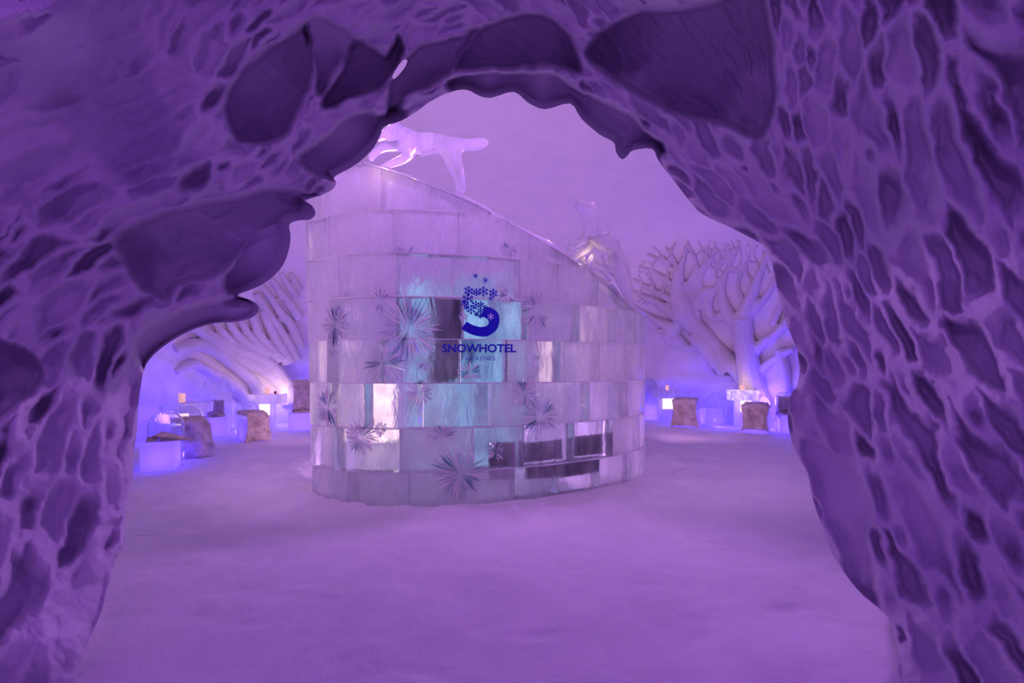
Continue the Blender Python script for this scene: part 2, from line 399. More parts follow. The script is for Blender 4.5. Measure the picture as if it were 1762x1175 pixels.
#@@ROOM
# ------------------------------------------------------------------ round snow room
RX, RY, YC, ZT = 8.2, 7.1, 8.9, 6.3
def dome_pt(th, ph):
    """th around, ph 0 (foot) .. 1 (crown); the wall rises steeply and rolls into the vault"""
    e = ph*math.pi/2
    c = max(math.cos(e), 0)**0.55; s = math.sin(e)**1.0
    return Vector((RX*c*math.cos(th), YC+RY*c*math.sin(th), ZT*s-0.05))
def wall_hit(px, py):
    """where the ray through the photo point meets the room shell"""
    d = P(px, py, 1)-Vector((0, 0, EYE)); lo, hi = 4.0, 20.0
    def f(Y):
        p = Vector((0, 0, EYE))+d*Y; s = min(max((p.z+0.05)/ZT, 0), 1); c = math.cos(math.asin(s))**0.55
        return (p.x/RX)**2+((p.y-YC)/RY)**2-c*c
    for _ in range(50):
        m = (lo+hi)/2
        if f(m) > 0 and m > YC-3: hi = m
        else: lo = m
    return lo
def build_shell():
    nt_, np_ = 300, 120
    th = np.linspace(0, 2*np.pi, nt_+1)[:-1]; ph = np.linspace(0, 0.999, np_+1)
    TH, PH = np.meshgrid(th, ph)
    c = np.cos(PH*np.pi/2)**0.55; s = np.sin(PH*np.pi/2)
    u = TH*9; v = PH*12
    ux = np.cos(TH)*6; uy = np.sin(TH)*6
    n = fbm(ux+v*0.3, uy+v, 5, 4)
    low = sstep(1-PH*2.2)
    r = 1-0.030*n*(0.25+low)
    # faint seams left by the inflated form the vault was blown over
    for k, a0 in enumerate((0.36, 0.52, 0.70)):
        r -= 0.004*np.exp(-((PH-a0-0.035*np.sin(TH*2+k))/0.006)**2)
    V = np.stack([RX*c*r*np.cos(TH), YC+RY*c*r*np.sin(TH), ZT*s-0.05], -1)
    for name, p0, p1, m in (('wall_back', 0, 40, M_WALL), ('ceiling', 40, np_, M_DOME)):
        Q = []
        idx = np.arange(V.shape[0]*V.shape[1]).reshape(V.shape[:2])
        vv = V.reshape(-1, 3)
        for j in range(p0, p1):
            for i in range(nt_):
                q = (idx[j, i], idx[j, (i+1) % nt_], idx[j+1, (i+1) % nt_], idx[j+1, i])
                if min(vv[k][1] for k in q) < 3.3: continue
                Q.append(q)
        if name == 'ceiling':
            for i in range(nt_//2-1): Q.append((idx[np_, i], idx[np_, i+1], idx[np_, nt_-2-i], idx[np_, nt_-1-i]))
        Q = np.array(Q); used = np.unique(Q); rem = np.full(len(vv), -1); rem[used] = np.arange(len(used))
        tag(np_mesh(name, vv[used], rem[Q], m), kind='structure')
build_shell()

def build_floor():
    xs = np.linspace(-9, 9, 420); ys = np.concatenate([np.linspace(-4, 2, 60), np.linspace(2.02, 8, 420), np.linspace(8.05, 17, 160)])
    X, Y = np.meshgrid(xs, ys)
    Z = 0.022*fbm(X*0.9, Y*0.9, 31, 3)+0.016*fbm(X*3.1, Y*3.1, 32, 4)
    # trodden dents
    for k in range(520):
        x, y = random.uniform(-4, 4), random.uniform(1.8, 8); a = random.uniform(0, 3.14)
        dx = X-x; dy = Y-y; u = dx*math.cos(a)+dy*math.sin(a); v = -dx*math.sin(a)+dy*math.cos(a)
        if k % 3: Z -= 0.010*np.exp(-(u/0.13)**4-(v/0.05)**4)
        else: Z += 0.008*np.exp(-(u/0.10)**2-(v/0.12)**2)
    # snow banked against the foot of the ice wall
    d = np.sqrt((X+0.35)**2+((Y-8.0)*0.97)**2)
    Z += 0.07*np.exp(-((d-2.95)/0.20)**2)*(0.6+1.0*fbm(X*6, Y*6, 51, 4))
    V = np.stack([X, Y, Z], -1).reshape(-1, 3); idx = np.arange(X.size).reshape(X.shape)
    Q = np.stack([idx[:-1, :-1], idx[:-1, 1:], idx[1:, 1:], idx[1:, :-1]], -1).reshape(-1, 4)
    tag(np_mesh('floor', V, Q, M_FLOOR), kind='structure')
build_floor()

#@@ICEWALL
# ------------------------------------------------------------------ ice wall
PLAN = [(-2.32,5.62),(-1.9,5.36),(-1.45,5.24),(-0.8,5.28),(0,5.50),(0.55,5.75),(1.15,6.12),(1.65,6.6),(1.98,7.2),(2.1,7.9),(1.95,8.8),(1.45,9.6),(0.7,10.15),(-0.3,10.35),(-1.3,10.15),(-2.1,9.6),(-2.6,8.9)]
pl = np.array(smooth_poly(PLAN, False, 16)); seg = np.linalg.norm(np.diff(pl, axis=0), axis=1); AL = np.concatenate([[0], np.cumsum(seg)]); LT = AL[-1]
def cpt(s, off=0.0):
    """point on the plan of the wall face at arc length s, moved off metres outward"""
    x = np.interp(s, AL, pl[:, 0]) if s >= 0 else pl[0, 0]+s*(pl[1, 0]-pl[0, 0])/seg[0]
    y = np.interp(s, AL, pl[:, 1]) if s >= 0 else pl[0, 1]+s*(pl[1, 1]-pl[0, 1])/seg[0]
    s1 = min(max(s, 0.02), LT-0.02)
    tx = np.interp(s1+0.02, AL, pl[:, 0])-np.interp(s1-0.02, AL, pl[:, 0]); ty = np.interp(s1+0.02, AL, pl[:, 1])-np.interp(s1-0.02, AL, pl[:, 1])
    l = math.hypot(tx, ty); nx_, ny_ = ty/l, -tx/l
    return x+nx_*off, y+ny_*off, nx_, ny_
def hit(px):
    """arc length and distance where the column px meets the front face"""
    k = (px-CX)/F; f = pl[:, 0]-k*pl[:, 1]
    for i in range(len(f)-1):
        if f[i]*f[i+1] <= 0:
            t = f[i]/(f[i]-f[i+1]+1e-12); return AL[i]+t*seg[i], pl[i, 1]+t*(pl[i+1, 1]-pl[i, 1])
    return (0, pl[0, 1]) if px < 600 else (np.interp(1.98, pl[:140, 0], AL[:140]), 7.2)
TOPPX = [(560,250),(600,268),(640,286),(700,304),(760,326),(820,351),(870,379),(930,413),(980,443),(1020,471),(1060,503),(1090,534)]
tp = []
for px, py in TOPPX:
    s, Yd = hit(px); tp.append((s, EYE-(py-HY)/F*Yd))
tp = [(-0.3, tp[0][1]+0.12)]+tp+[(tp[-1][0]+1.0, 2.30), (LT, 2.2)]
TPS = np.array([t[0] for t in tp]); TPZ = np.array([t[1] for t in tp])
def top(s): return float(np.interp(s, TPS, TPZ))
ZJ = [-0.04, 0.37, 0.85, 1.345, 1.83, 2.29, 2.76, 3.23, 3.72, 4.2]
THK = 0.26

ICEW = empty('ice_wall', (-0.35, 8.0, 0))
tag(ICEW, 'tall curved wall of clear ice blocks with carved bursts, in the middle of the snow room', 'ice wall')
OFFW = Vector((-0.35, 8.0, 0))
def wall_local(p): return (p[0]-OFFW.x, p[1]-OFFW.y, p[2])
def build_blocks():
    V = []; Q = []; milk = []; JV = []; JQ = []
    for c in range(len(ZJ)-1):
        z0, z1 = ZJ[c], ZJ[c+1]
        s = -0.02-0.022*c+0.0; first = True; k = 0
        while s < LT-0.1:
            w = random.uniform(0.50, 0.86) if not first else random.uniform(0.3, 0.75)
            first = False; e = min(s+w, LT); k += 1
            if top((s+e)/2) < z0+0.04 and top(s) < z0+0.04: s = e; continue
            if top(e) < z0+0.03:
                q = [t for t in np.linspace(s, e, 60) if top(t) >= z0+0.03]
                if not q or q[-1]-s < 0.08: s = e; continue
                e = q[-1]
            n = 5; g = 0.004; jit = random.uniform(-0.006, 0.006)
            sm = (s+e)/2; px_c = CX+F*cpt(sm)[0]/cpt(sm)[1]; zc = (z0+z1)/2
            # clearer ice in the middle, under the emblem; frosted ice towards the top
            mk = 0.56+random.uniform(-0.16, 0.14)+0.22*float(sstep(np.array((zc-2.0)/0.9)))
            if cpt(sm)[1] < 7 and 690 < px_c < 905 and 1.3 < zc < 2.4: mk = random.uniform(0.0, 0.12)+(0.06 if zc < 1.7 else 0)
            if cpt(sm)[1] < 7 and 690 < px_c < 905 and 2.4 < zc < 2.6: mk = 0.35
            if cpt(sm)[1] < 7 and px_c < 700 and 0.4 < zc < 1.4: mk = random.choice([0.12, 0.25, 0.40])
            if cpt(sm)[1] < 7 and 720 < px_c < 880 and 0.85 < zc < 1.34: mk = 0.26
            if cpt(sm)[1] < 7 and 850 < px_c < 1080 and zc < 0.85: mk = 0.27
            if cpt(sm)[1] > 7.5: mk = 0.45
            base = len(V)
            for i in range(n+1):
                t = s+g+(e-s-2*g)*i/n
                tz = min(z1-g, max(top(t), z0+0.02))
                for off, z in ((jit, z0+g), (jit, tz), (-THK, tz), (-THK, z0+g)):
                    x, y, _, _ = cpt(t, off); V.append(wall_local((x, y, z)))
            for i in range(n):
                a = base+i*4; b = a+4
                for q in range(4):
                    r_ = (q+1) % 4; Q.append((a+q, a+r_, b+r_, b+q)); milk.append(mk)
            Q.append((base, base+3, base+2, base+1)); milk.append(mk)
            f = base+n*4; Q.append((f, f+1, f+2, f+3)); milk.append(mk)
            s = e
        # thin seam of frozen slush on top of each course
        if c < len(ZJ)-2:
            run = []
            ss = np.arange(0, LT, 0.12)
            ss = [t for t in ss if top(t) > z1+0.03]
            if len(ss) > 3:
                b0 = len(JV)
                for t in ss:
                    hh = 0.004+0.002*math.sin(t*9+c)+0.002*random.random()
                    for off, z in ((0.001, z1-hh), (0.001, z1+hh), (-THK+0.02, z1+hh), (-THK+0.02, z1-hh)):
                        x, y, _, _ = cpt(t, off); JV.append(wall_local((x, y, z)))
                for i in range(len(ss)-1):
                    a = b0+i*4; b = a+4
                    for q in range(4):
                        JQ.append((a+q, a+(q+1) % 4, b+(q+1) % 4, b+q))
    o = np_mesh('block_courses', V, Q, M_ICEWALL, ICEW, smooth=False)
    at = o.data.attributes.new('milky', 'FLOAT', 'FACE')
    if len(at.data) == len(milk): at.data.foreach_set('value', np.array(milk, np.float32))
    bm = bmesh.new(); bm.from_mesh(o.data); bmesh.ops.recalc_face_normals(bm, faces=bm.faces[:]); bm.to_mesh(o.data); bm.free()
    m = o.modifiers.new('bevel', 'BEVEL'); m.width = 0.005; m.segments = 2; m.limit_method = 'ANGLE'; m.angle_limit = R(40)
    j = np_mesh('slush_joint', JV, JQ, M_JOINT, ICEW, smooth=False)
    # sloping rim of ice laid along the top edge
    V = []; Q = []
    ss = [t for t in np.arange(0.0, TPS[-2], 0.06)]
    for i, t in enumerate(ss):
        z = top(t); wv = 0.012*math.sin(t*7)+0.01*random.random()
        for off, zz in ((0.02+wv, z-0.005), (0.02+wv, z+0.012+wv), (-THK-0.02, z+0.03), (-THK-0.03, z-0.005)):
            x, y, _, _ = cpt(t, off); V.append(wall_local((x, y, zz)))
    for i in range(len(ss)-1):
        a = i*4; b = a+4
        for q in range(4): Q.append((a+q, a+(q+1) % 4, b+(q+1) % 4, b+q))
    Q.append((0, 1, 2, 3)); f = 4*(len(ss)-1); Q.append((f, f+1, f+2, f+3))
    r = np_mesh('top_rim', V, Q, M_SCULPT, ICEW, smooth=False)
build_blocks()

# --- carved bursts: fans of V-shaped cuts around a centre, (px, py, radius px, start deg, end deg, rays)
STARS = [(579,558,38,0,360,44),(655,516,24,20,150,12),(655,520,20,215,290,8),(704,566,60,0,360,62),(661,625,38,0,360,34),(565,700,36,20,360,36),(622,752,34,0,360,36),
 (655,738,15,0,360,20),(722,676,26,0,360,26),(762,752,26,0,200,22),(791,814,52,0,360,36),(852,776,20,0,360,24),(808,640,22,0,360,30),(797,545,10,0,360,16),
 (924,538,34,200,350,30),(922,528,30,45,200,24),(902,676,32,0,360,34),(928,716,40,0,360,46),(877,428,18,0,360,18),(924,622,18,60,130,10),(924,625,18,230,300,10),
 (874,508,20,100,330,14),(733,624,18,180,350,14),(575,600,16,180,350,14),(690,424,14,200,340,10),(700,440,20,30,70,5)]
def build_star(px, py, rad, a0, a1, n, k):
    s, Yd = hit(px); z = EYE-(py-HY)/F*Yd; sc = Yd/F
    bm = bmesh.new()
    rr = random.Random(k*13+5)
    def pt(u, v, w):
        x, y, _, _ = cpt(s+u, w); return bm.verts.new(wall_local((x, y, z+v)))
    _, _, nx_, ny_ = cpt(s); 
    n = int(n*1.6)
    for i in range(n):
        a = R(a0+(a1-a0)*(i+0.5*rr.random())/n); L = rad*sc*rr.uniform(0.62, 1.08)
        r0 = L*rr.uniform(0.05, 0.16); wd = min(L*math.pi*2/ (n*(360/max(a1-a0, 1)))*0.30, 0.010)*rr.uniform(0.8, 1.3); h = wd*rr.uniform(0.9, 2.2)
        ca, sa = math.cos(a), math.sin(a)
        def q(r, t, w): return pt((r*ca-t*sa), (r*sa+t*ca), w)
        m = L*0.72
        A = q(r0, 0, 0.016); B = q(m, wd, 0.0145); C_ = q(L, 0, 0.014); D_ = q(m, -wd, 0.0145); T = q(m, 0, 0.014+h)
        for f in ((A, D_, T), (D_, C_, T), (C_, B, T), (B, A, T), (A, B, C_, D_)): bm.faces.new(f)
    o = bm_obj('carved_burst', bm, M_STAR, ICEW); o.data.materials.append(M_FROST); o.data.materials.append(M_CUTSHADE)
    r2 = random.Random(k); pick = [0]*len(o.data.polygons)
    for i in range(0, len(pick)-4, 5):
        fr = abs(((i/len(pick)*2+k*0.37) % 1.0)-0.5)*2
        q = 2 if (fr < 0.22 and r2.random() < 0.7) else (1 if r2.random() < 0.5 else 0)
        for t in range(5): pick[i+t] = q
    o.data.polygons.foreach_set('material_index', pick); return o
for k, a in enumerate(STARS): build_star(*a, k)

# --- emblem
def film_poly(name, pts, mat, parent=ICEW, off=0.020, th=0.003, depth=None):
    """a filled outline of photo points laid on the curved wall as thin film"""
    bm = bmesh.new(); front = []; back = []
    for px, py in pts:
        s, Yd = hit(px); z = EYE-(py-HY)/F*Yd
        x, y, _, _ = cpt(s, off+th); front.append(bm.verts.new(wall_local((x, y, z))))
        x, y, _, _ = cpt(s, off); back.append(bm.verts.new(wall_local((x, y, z))))
    from mathutils.geometry import tessellate_polygon
    n = len(pts)
    for a, b, c in tessellate_polygon([[Vector((p[0], p[1], 0)) for p in pts]]):
        bm.faces.new((front[a], front[b], front[c])); bm.faces.new((back[c], back[b], back[a]))
    for i in range(n): bm.faces.new((front[i], front[(i+1) % n], back[(i+1) % n], back[i]))
    return bm_obj(name, bm, mat, parent)
outer = smooth_poly([(803,554),(812,561),(824,566.5),(836,567.5),(846,565),(853,559),(857,550),(858,542),(856,534),(850,528.5),(845,526),(842,522)],False,5)
HOOK = smooth_poly([(793,566),(803,572),(815,577),(828,579.5),(838,578.5),(848,573),(855,565),(858.5,553),(857,541),(850,533),(841,529),(835,530),(830,536),(826,544)],False,4) \
     + smooth_poly([(833,546.5),(838.5,550),(840.5,555),(837.5,560),(830,562.5),(821,562),(811,558.5),(802.5,553.5)],False,4)
film_poly('emblem_hook', HOOK, M_LOGO)
def flake(px, py, r, mat, off=0.020, w=0.9, rot=30, branch=True):
    bm = bmesh.new()
    s0, Yd = hit(px); z0 = EYE-(py-HY)/F*Yd; sc = Yd/F
    def strip(x0, y0, x1, y1, w):
        dx, dy = x1-x0, y1-y0; l = math.hypot(dx, dy); nx_, ny_ = -dy/l*w/2, dx/l*w/2
        vs = []
        for o in (off+0.003, off):
            for (x, y) in ((x0+nx_, y0+ny_), (x1+nx_, y1+ny_), (x1-nx_, y1-ny_), (x0-nx_, y0-ny_)):
                X_, Y_, _, _ = cpt(s0+x*sc, o); vs.append(bm.verts.new(wall_local((X_, Y_, z0+y*sc))))
        bm.faces.new(vs[:4]); bm.faces.new(vs[4:][::-1])
        for i in range(4): bm.faces.new((vs[i], vs[(i+1) % 4], vs[4+(i+1) % 4], vs[4+i]))
    for k in range(6):
        a = R(rot+60*k); c, s = math.cos(a), math.sin(a)
        strip(0, 0, r*c, r*s, w)
        if branch:
            for q in (0.5, 0.75):
                for sg in (-1, 1):
                    b = a+sg*R(50); ll = r*0.32
                    strip(r*q*c, r*q*s, r*q*c+ll*math.cos(b), r*q*s+ll*math.sin(b), w*0.8)
    return bm_obj('emblem_snowflake', bm, mat, ICEW)
for (x, y, r, br) in [(817.5,475,4.5,0),(834.5,482.5,6,0),(806,501,8,1),(819,503.5,6.5,1),(831,502,8.5,1),(848,505,7.5,1),(844,514,5,0),(804.5,515,10,1),(799,522,6,1),
                      (818,525,7,1),(826.5,525,6,1),(810,533,8,1),(802,529,5,1),(826,535,6,1),(819,541,4,1),(826,544,4.5,1),(834,530,4.5,1)]:
    flake(x, y, r, M_LOGO, w=1.35 if not br else 1.5, branch=bool(br))
flake(843.5, 545, 6, M_WHITE, off=0.026, w=1.6, branch=False)

def lettering(name, txt, x0, x1, ytop, ybot, mat, off=0.020, bold=0.02):
    cu = bpy.data.curves.new(name, 'FONT'); cu.body = txt; cu.size = 1; cu.extrude = 0.0; cu.offset = bold; cu.resolution_u = 4
    to = bpy.data.objects.new(name, cu); COL.objects.link(to)
    dg = bpy.context.evaluated_depsgraph_get(); dg.update()
    me = bpy.data.meshes.new_from_object(to.evaluated_get(dg)); bpy.data.objects.remove(to)
    bm = bmesh.new(); bm.from_mesh(me)
    xa = min(v.co.x for v in bm.verts); xb = max(v.co.x for v in bm.verts); ya = min(v.co.y for v in bm.verts); yb = max(v.co.y for v in bm.verts)
    bmesh.ops.solidify(bm, geom=bm.faces[:], thickness=0.01)
    zm = sum(v.co.z for v in bm.verts)/len(bm.verts)
    for v in bm.verts:
        px = x0+(v.co.x-xa)/(xb-xa)*(x1-x0); py = ybot-(v.co.y-ya)/(yb-ya)*(ybot-ytop)
        s, Yd = hit(px); x, y, _, _ = cpt(s, off+(0.003 if v.co.z > zm else 0)); v.co = wall_local((x, y, EYE-(py-HY)/F*Yd))
    return bm_obj(name, bm, mat, ICEW)
lettering('hotel_lettering', 'SNOWHOTEL', 760.5, 887, 592, 606.5, M_LOGO, bold=0.03)
lettering('town_lettering', 'KIRKENES', 800, 851, 613, 620, M_LOGO2, bold=0.005)

# --- dark flat sheets behind the foot blocks, seen through the ice
def back_sheet(pts, nm='dark_sheet'):
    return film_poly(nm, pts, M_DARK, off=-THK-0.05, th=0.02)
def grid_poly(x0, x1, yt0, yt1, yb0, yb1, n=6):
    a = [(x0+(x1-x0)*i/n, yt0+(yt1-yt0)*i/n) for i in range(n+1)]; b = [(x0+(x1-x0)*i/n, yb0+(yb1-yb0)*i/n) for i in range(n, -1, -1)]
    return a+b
back_sheet(grid_poly(918,984,768,760,799,792)); back_sheet(grid_poly(1003,1056,757,750,789,780))
back_sheet(grid_poly(920,978,802,795,832,828)); back_sheet(grid_poly(984,1052,794,783,828,816)); back_sheet(grid_poly(850,900,768,766,836,832))

# --- what glows inside the ring
def frost_glow(name, c0, c1, lo, hi, st, scale):
    m, nt, b, out = new_mat(name)
    tc = N(nt, 'ShaderNodeTexCoord'); n = N(nt, 'ShaderNodeTexNoise'); n.inputs['Scale'].default_value = scale; n.inputs['Detail'].default_value = 9; n.inputs['Roughness'].default_value = 0.7
    nt.links.new(tc.outputs['Object'], n.inputs['Vector']); r = N(nt, 'ShaderNodeValToRGB')
    r.color_ramp.elements[0].position = lo; r.color_ramp.elements[0].color = (*c0, 1); r.color_ramp.elements[1].position = hi; r.color_ramp.elements[1].color = (*c1, 1)
    nt.links.new(n.outputs['Fac'], r.inputs['Fac']); nt.links.new(r.outputs['Color'], b.inputs['Emission Color']); b.inputs['Emission Strength'].default_value = st
    b.inputs['Base Color'].default_value = (0.2, 0.25, 0.3, 1); return m
M_TEALP = frost_glow('teal_glow', (0.02, 0.06, 0.15), (0.32, 0.60, 0.85), 0.42, 0.66, 1.15, 4)
M_WARMP = frost_glow('warm_backlight', (0.50, 0.27, 0.36), (1.0, 0.72, 0.62), 0.38, 0.65, 2.6, 9)
M_GLOWTOP = frost_glow('glow_ice_top', (0.42, 0.22, 0.62), (0.95, 0.72, 0.90), 0.40, 0.62, 0.9, 12)  # emission stands in for lamp light on the tabletop
def inner(name, px0, px1, py0, py1, Y, th, mat, label, cat):
    a = P(px0, py1, Y); b = P(px1, py0, Y); bm = bmesh.new(); add_box(bm, (0, 0, (b.z-a.z)/2), (b.x-a.x, th, b.z-a.z))
    o = bm_obj(name, bm, mat, None, bevel=0.02); o.location = ((a.x+b.x)/2, Y, a.z); tag(o, label, cat); return o
inner('added_teal_panel', 700, 905, 480, 815, 6.9, 0.10, M_TEALP, 'added panel giving the teal glow through the clear blocks behind the emblem', 'added glow panel')  # added unseen source for the teal glow in the clear blocks
inner('added_dark_box', 742, 800, 505, 640, 6.6, 0.20, M_DARK, 'added dark upright box seen through clear ice left of the emblem', 'dark box')  # box added to darken the teal glow left of the emblem
def lamp_col(px, py0, py1, w, Y, label):
    o = empty('ice_lamp', (P(px, 600, Y).x, Y, 0)); tag(o, label, 'lamp', 'warm lamps inside the ice wall')
    zt = P(px, py0, Y).z; zb = P(px, py1, Y).z; ww = w*Y/F
    bm = bmesh.new(); add_box(bm, (0, 0, zb/2), (ww*1.3, ww*1.3, zb)); bm_obj('lamp_stand', bm, M_BLOCK, o, bevel=0.02)
    bm = bmesh.new(); add_box(bm, (0, 0, (zt+zb)/2), (ww, ww, zt-zb)); bm_obj('lamp_glass', bm, M_WARMP, o, bevel=0.02)
lamp_col(655, 655, 760, 44, 6.1, 'warm lamp glowing through the lower left ice blocks beside the carved bursts')
lamp_col(572, 595, 645, 24, 6.3, 'faint warm lamp behind the left edge of the ice wall')
lamp_col(944, 596, 655, 32, 6.7, 'warm lamp glowing through the ice right of the lettering')
lamp_col(612, 415, 470, 30, 6.6, 'faint warm lamp high behind the upper left ice blocks')
lamp_col(1005, 535, 580, 20, 7.0, 'faint warm lamp behind the right part of the ice wall')



#@@TREES
# ------------------------------------------------------------------ trees modelled in snow on the room wall
def tube(bm, pts, rad, n=8, flat=1.0, ax=None):
    """tapered tube through world points; flat squeezes it along ax"""
    rings = []
    for i, p in enumerate(pts):
        a = pts[max(i-1, 0)]; b = pts[min(i+1, len(pts)-1)]; t = (b-a).normalized()
        u = t.cross(Vector((0, 1, 0.001))); u = u.normalized() if u.length > 1e-4 else Vector((1, 0, 0)); w = t.cross(u).normalized()
        rings.append([bm.verts.new(p+u*(rad[i]*math.cos(2*math.pi*k/n))+w*(rad[i]*flat*math.sin(2*math.pi*k/n))) for k in range(n)])
    for i in range(len(rings)-1):
        for k in range(n):
            bm.faces.new((rings[i][k], rings[i][(k+1) % n], rings[i+1][(k+1) % n], rings[i+1][k]))
    bm.faces.new(rings[0][::-1]); bm.faces.new(rings[-1])

def relief_tree(name, label, strokes, voxel=0.03, fat=1.0, flat=0.8):
    bm = bmesh.new(); org = None
    for st in strokes:
        q = smooth_poly([(a, b, c) for a, b, c in st], False, 4)
        pts = []; rad = []
        for (x, y, w) in q:
            Yd = wall_hit(x, y); r = w/2*Yd/F*fat
            pts.append(P(x, y, Yd-r*flat*0.75)); rad.append(max(r, 0.018))
        tube(bm, pts, rad, 10, flat)
    o = bm_obj(name, bm, M_TREE, None, smooth=True)
    m = o.modifiers.new('fuse', 'REMESH'); m.mode = 'VOXEL'; m.voxel_size = voxel; m.use_smooth_shade = True
    m = o.modifiers.new('soften', 'SMOOTH'); m.factor = 0.5; m.iterations = 3
    tag(o, label, 'snow tree'); return o
RT = [
 [(1302,700,52),(1292,655,44),(1285,610,38),(1279,575,36),(1277,545,34)],
 [(1279,580,30),(1259,548,26),(1246,522,20),(1243,497,13),(1250,470,9),(1263,442,7),(1274,414,4)],
 [(1277,550,32),(1290,520,24),(1300,492,19),(1311,462,13),(1322,434,9),(1328,416,5)],
 [(1286,618,26),(1310,592,18),(1338,572,18),(1362,545,18)],
 [(1300,650,22),(1318,628,14),(1345,610,14),(1365,600,12)],
 [(1286,540,20),(1312,518,14),(1330,490,12),(1334,465,9),(1322,436,6),(1312,414,4)],
 [(1250,540,18),(1228,545,16),(1220,522,14),(1234,492,10),(1247,470,7),(1258,444,5),(1250,414,3)],
 [(1290,660,34),(1245,610,26),(1212,575,28),(1182,545,34),(1168,505,30),(1168,472,18),(1178,440,8),(1184,414,4)],
 [(1170,545,26),(1134,522,14),(1104,508,8),(1088,500,5)],
 [(1165,520,18),(1125,500,9),(1100,486,6),(1087,478,4)],
 [(1165,495,14),(1126,468,8),(1098,458,5)],
 [(1168,475,12),(1140,450,8),(1112,436,5)],
 [(1160,565,24),(1124,548,11),(1100,532,7),(1088,522,4)],
 [(1180,500,16),(1197,462,10),(1193,436,6),(1182,416,4)],
 [(1187,500,14),(1212,452,8),(1208,430,5),(1200,412,3)],
 [(1150,458,8),(1155,432,6),(1164,415,3)],
 [(1165,468,9),(1158,442,6),(1143,424,4)],
 [(1205,530,18),(1205,480,10),(1226,442,7),(1232,414,4)],
 [(1222,455,7),(1216,434,5),(1222,412,3)],
 [(1243,500,9),(1232,470,6),(1240,440,5),(1228,420,3)],
 [(1262,470,8),(1252,450,5),(1262,425,4),(1256,410,3)],
 [(1300,492,9),(1284,465,7),(1290,440,5),(1300,412,3)],
 [(1280,520,12),(1270,490,9),(1280,462,7),(1292,434,5),(1286,412,3)],
 [(1311,462,7),(1298,440,5),(1305,420,4)],[(1246,470,5),(1232,455,4),(1222,432,3)],
 [(1212,575,24),(1188,600,16),(1160,575,16),(1130,568,7)],
 [(1245,610,20),(1225,622,14),(1230,645,9),(1262,650,10)],
 [(1182,545,22),(1150,580,22),(1175,592,14)],
 [(1180,545,40),(1172,515,36),(1160,500,20)],[(1250,640,30),(1222,600,34),(1195,570,34)],[(1200,520,20),(1215,500,14),(1235,495,8)],
 [(1108,452,4),(1098,470,4),(1106,490,4),(1096,515,4)],[(1128,448,5),(1118,470,4),(1126,500,5),(1112,525,4)],[(1142,440,5),(1150,470,6),(1140,500,7)],
 [(1176,425,4),(1196,440,4),(1214,425,4),(1236,436,4),(1256,420,4)],[(1212,452,5),(1232,462,5),(1248,452,5),(1268,462,5),(1292,450,5),(1312,462,6)],
 [(1240,412,3),(1250,432,4),(1243,455,5)],[(1268,412,3),(1276,440,5),(1268,470,7)],[(1290,412,3),(1282,430,4),(1292,450,5)],[(1317,412,3),(1312,440,5),(1324,470,7)],
 [(1330,560,14),(1345,520,12),(1340,480,9),(1334,450,6)],
 [(1340,600,16),(1352,640,16),(1356,690,20),(1360,720,24)],
 [(1200,560,20),(1195,520,16),(1188,490,12)],[(1108,510,5),(1098,520,4),(1088,512,3)],[(1126,500,6),(1112,470,4),(1098,470,3)],
 [(1134,522,7),(1118,515,5),(1104,524,4)],[(1126,468,5),(1118,452,4),(1100,448,3)],[(1140,450,5),(1134,434,4),(1122,424,3)],
]
relief_tree('snow_tree', 'large branching white snow tree modelled on the far right wall above two ice tables', RT, 0.028)
LT_ = [
 [(300,600,12),(335,592,14),(370,605,14),(400,628,14),(432,655,16),(450,690,18)],
 [(325,560,10),(350,575,12),(385,605,14),(420,622,14),(458,640,15),(495,668,20)],
 [(345,560,8),(368,580,12),(402,602,14),(440,614,15),(475,640,18),(505,690,30)],
 [(365,552,8),(384,575,11),(405,595,11),(430,606,12)],[(388,548,8),(402,570,11),(425,592,12),(452,612,14)],
 [(410,545,8),(420,565,10),(438,590,12),(462,612,16)],[(432,540,9),(440,565,11),(455,590,13),(482,620,18)],
 [(452,535,9),(462,560,11),(476,590,14),(496,625,20)],[(440,505,7),(455,528,9),(470,552,10),(488,580,13),(505,620,20)],
 [(448,490,7),(465,512,9),(480,535,10),(500,560,12),(515,600,16)],[(465,478,7),(480,500,9),(497,522,10),(515,548,12)],
 [(483,470,6),(495,490,8),(512,512,9)],[(500,470,6),(508,488,7),(518,500,8)],[(300,640,10),(330,625,12),(362,640,12),(400,662,14),(430,700,14)],
 [(470,520,6),(485,512,6),(505,518,6)],[(455,555,6),(475,552,6),(495,548,6)],
]
relief_tree('snow_tree', 'low spreading snow tree with wavy limbs modelled on the left wall behind the ice tables', LT_, 0.022, 1.6, 0.6)

#@@FURNITURE
# ------------------------------------------------------------------ ice furniture
def slab_arch(w, h, t, n=14, lean=0.0, curve=0.0):
    """upright slab with a round-arched top, hollowed a little towards the sitter"""
    bm = bmesh.new(); prof = [(-w/2, 0)]
    for i in range(n+1):
        a = math.pi-math.pi*i/n; prof.append((w/2*math.cos(a), h-w/2+w/2*math.sin(a)))
    prof.append((w/2, 0)); F_, B_ = [], []
    for x, z in prof:
        yb = -curve*(x/(w/2))**2
        F_.append(bm.verts.new((x, yb-t/2+lean*z, z))); B_.append(bm.verts.new((x, yb+t/2+lean*z, z)))
    # a centre column keeps the face faithful to the curve
    k = len(prof); zt = [z for _, z in prof]
    for S_ in (F_, B_): bm.faces.new(S_ if S_ is F_ else S_[::-1])
    for i in range(k): bm.faces.new((F_[i], F_[(i+1) % k], B_[(i+1) % k], B_[i]))
    bmesh.ops.triangulate(bm, faces=[f for f in bm.faces if len(f.verts) > 4])
    return bm

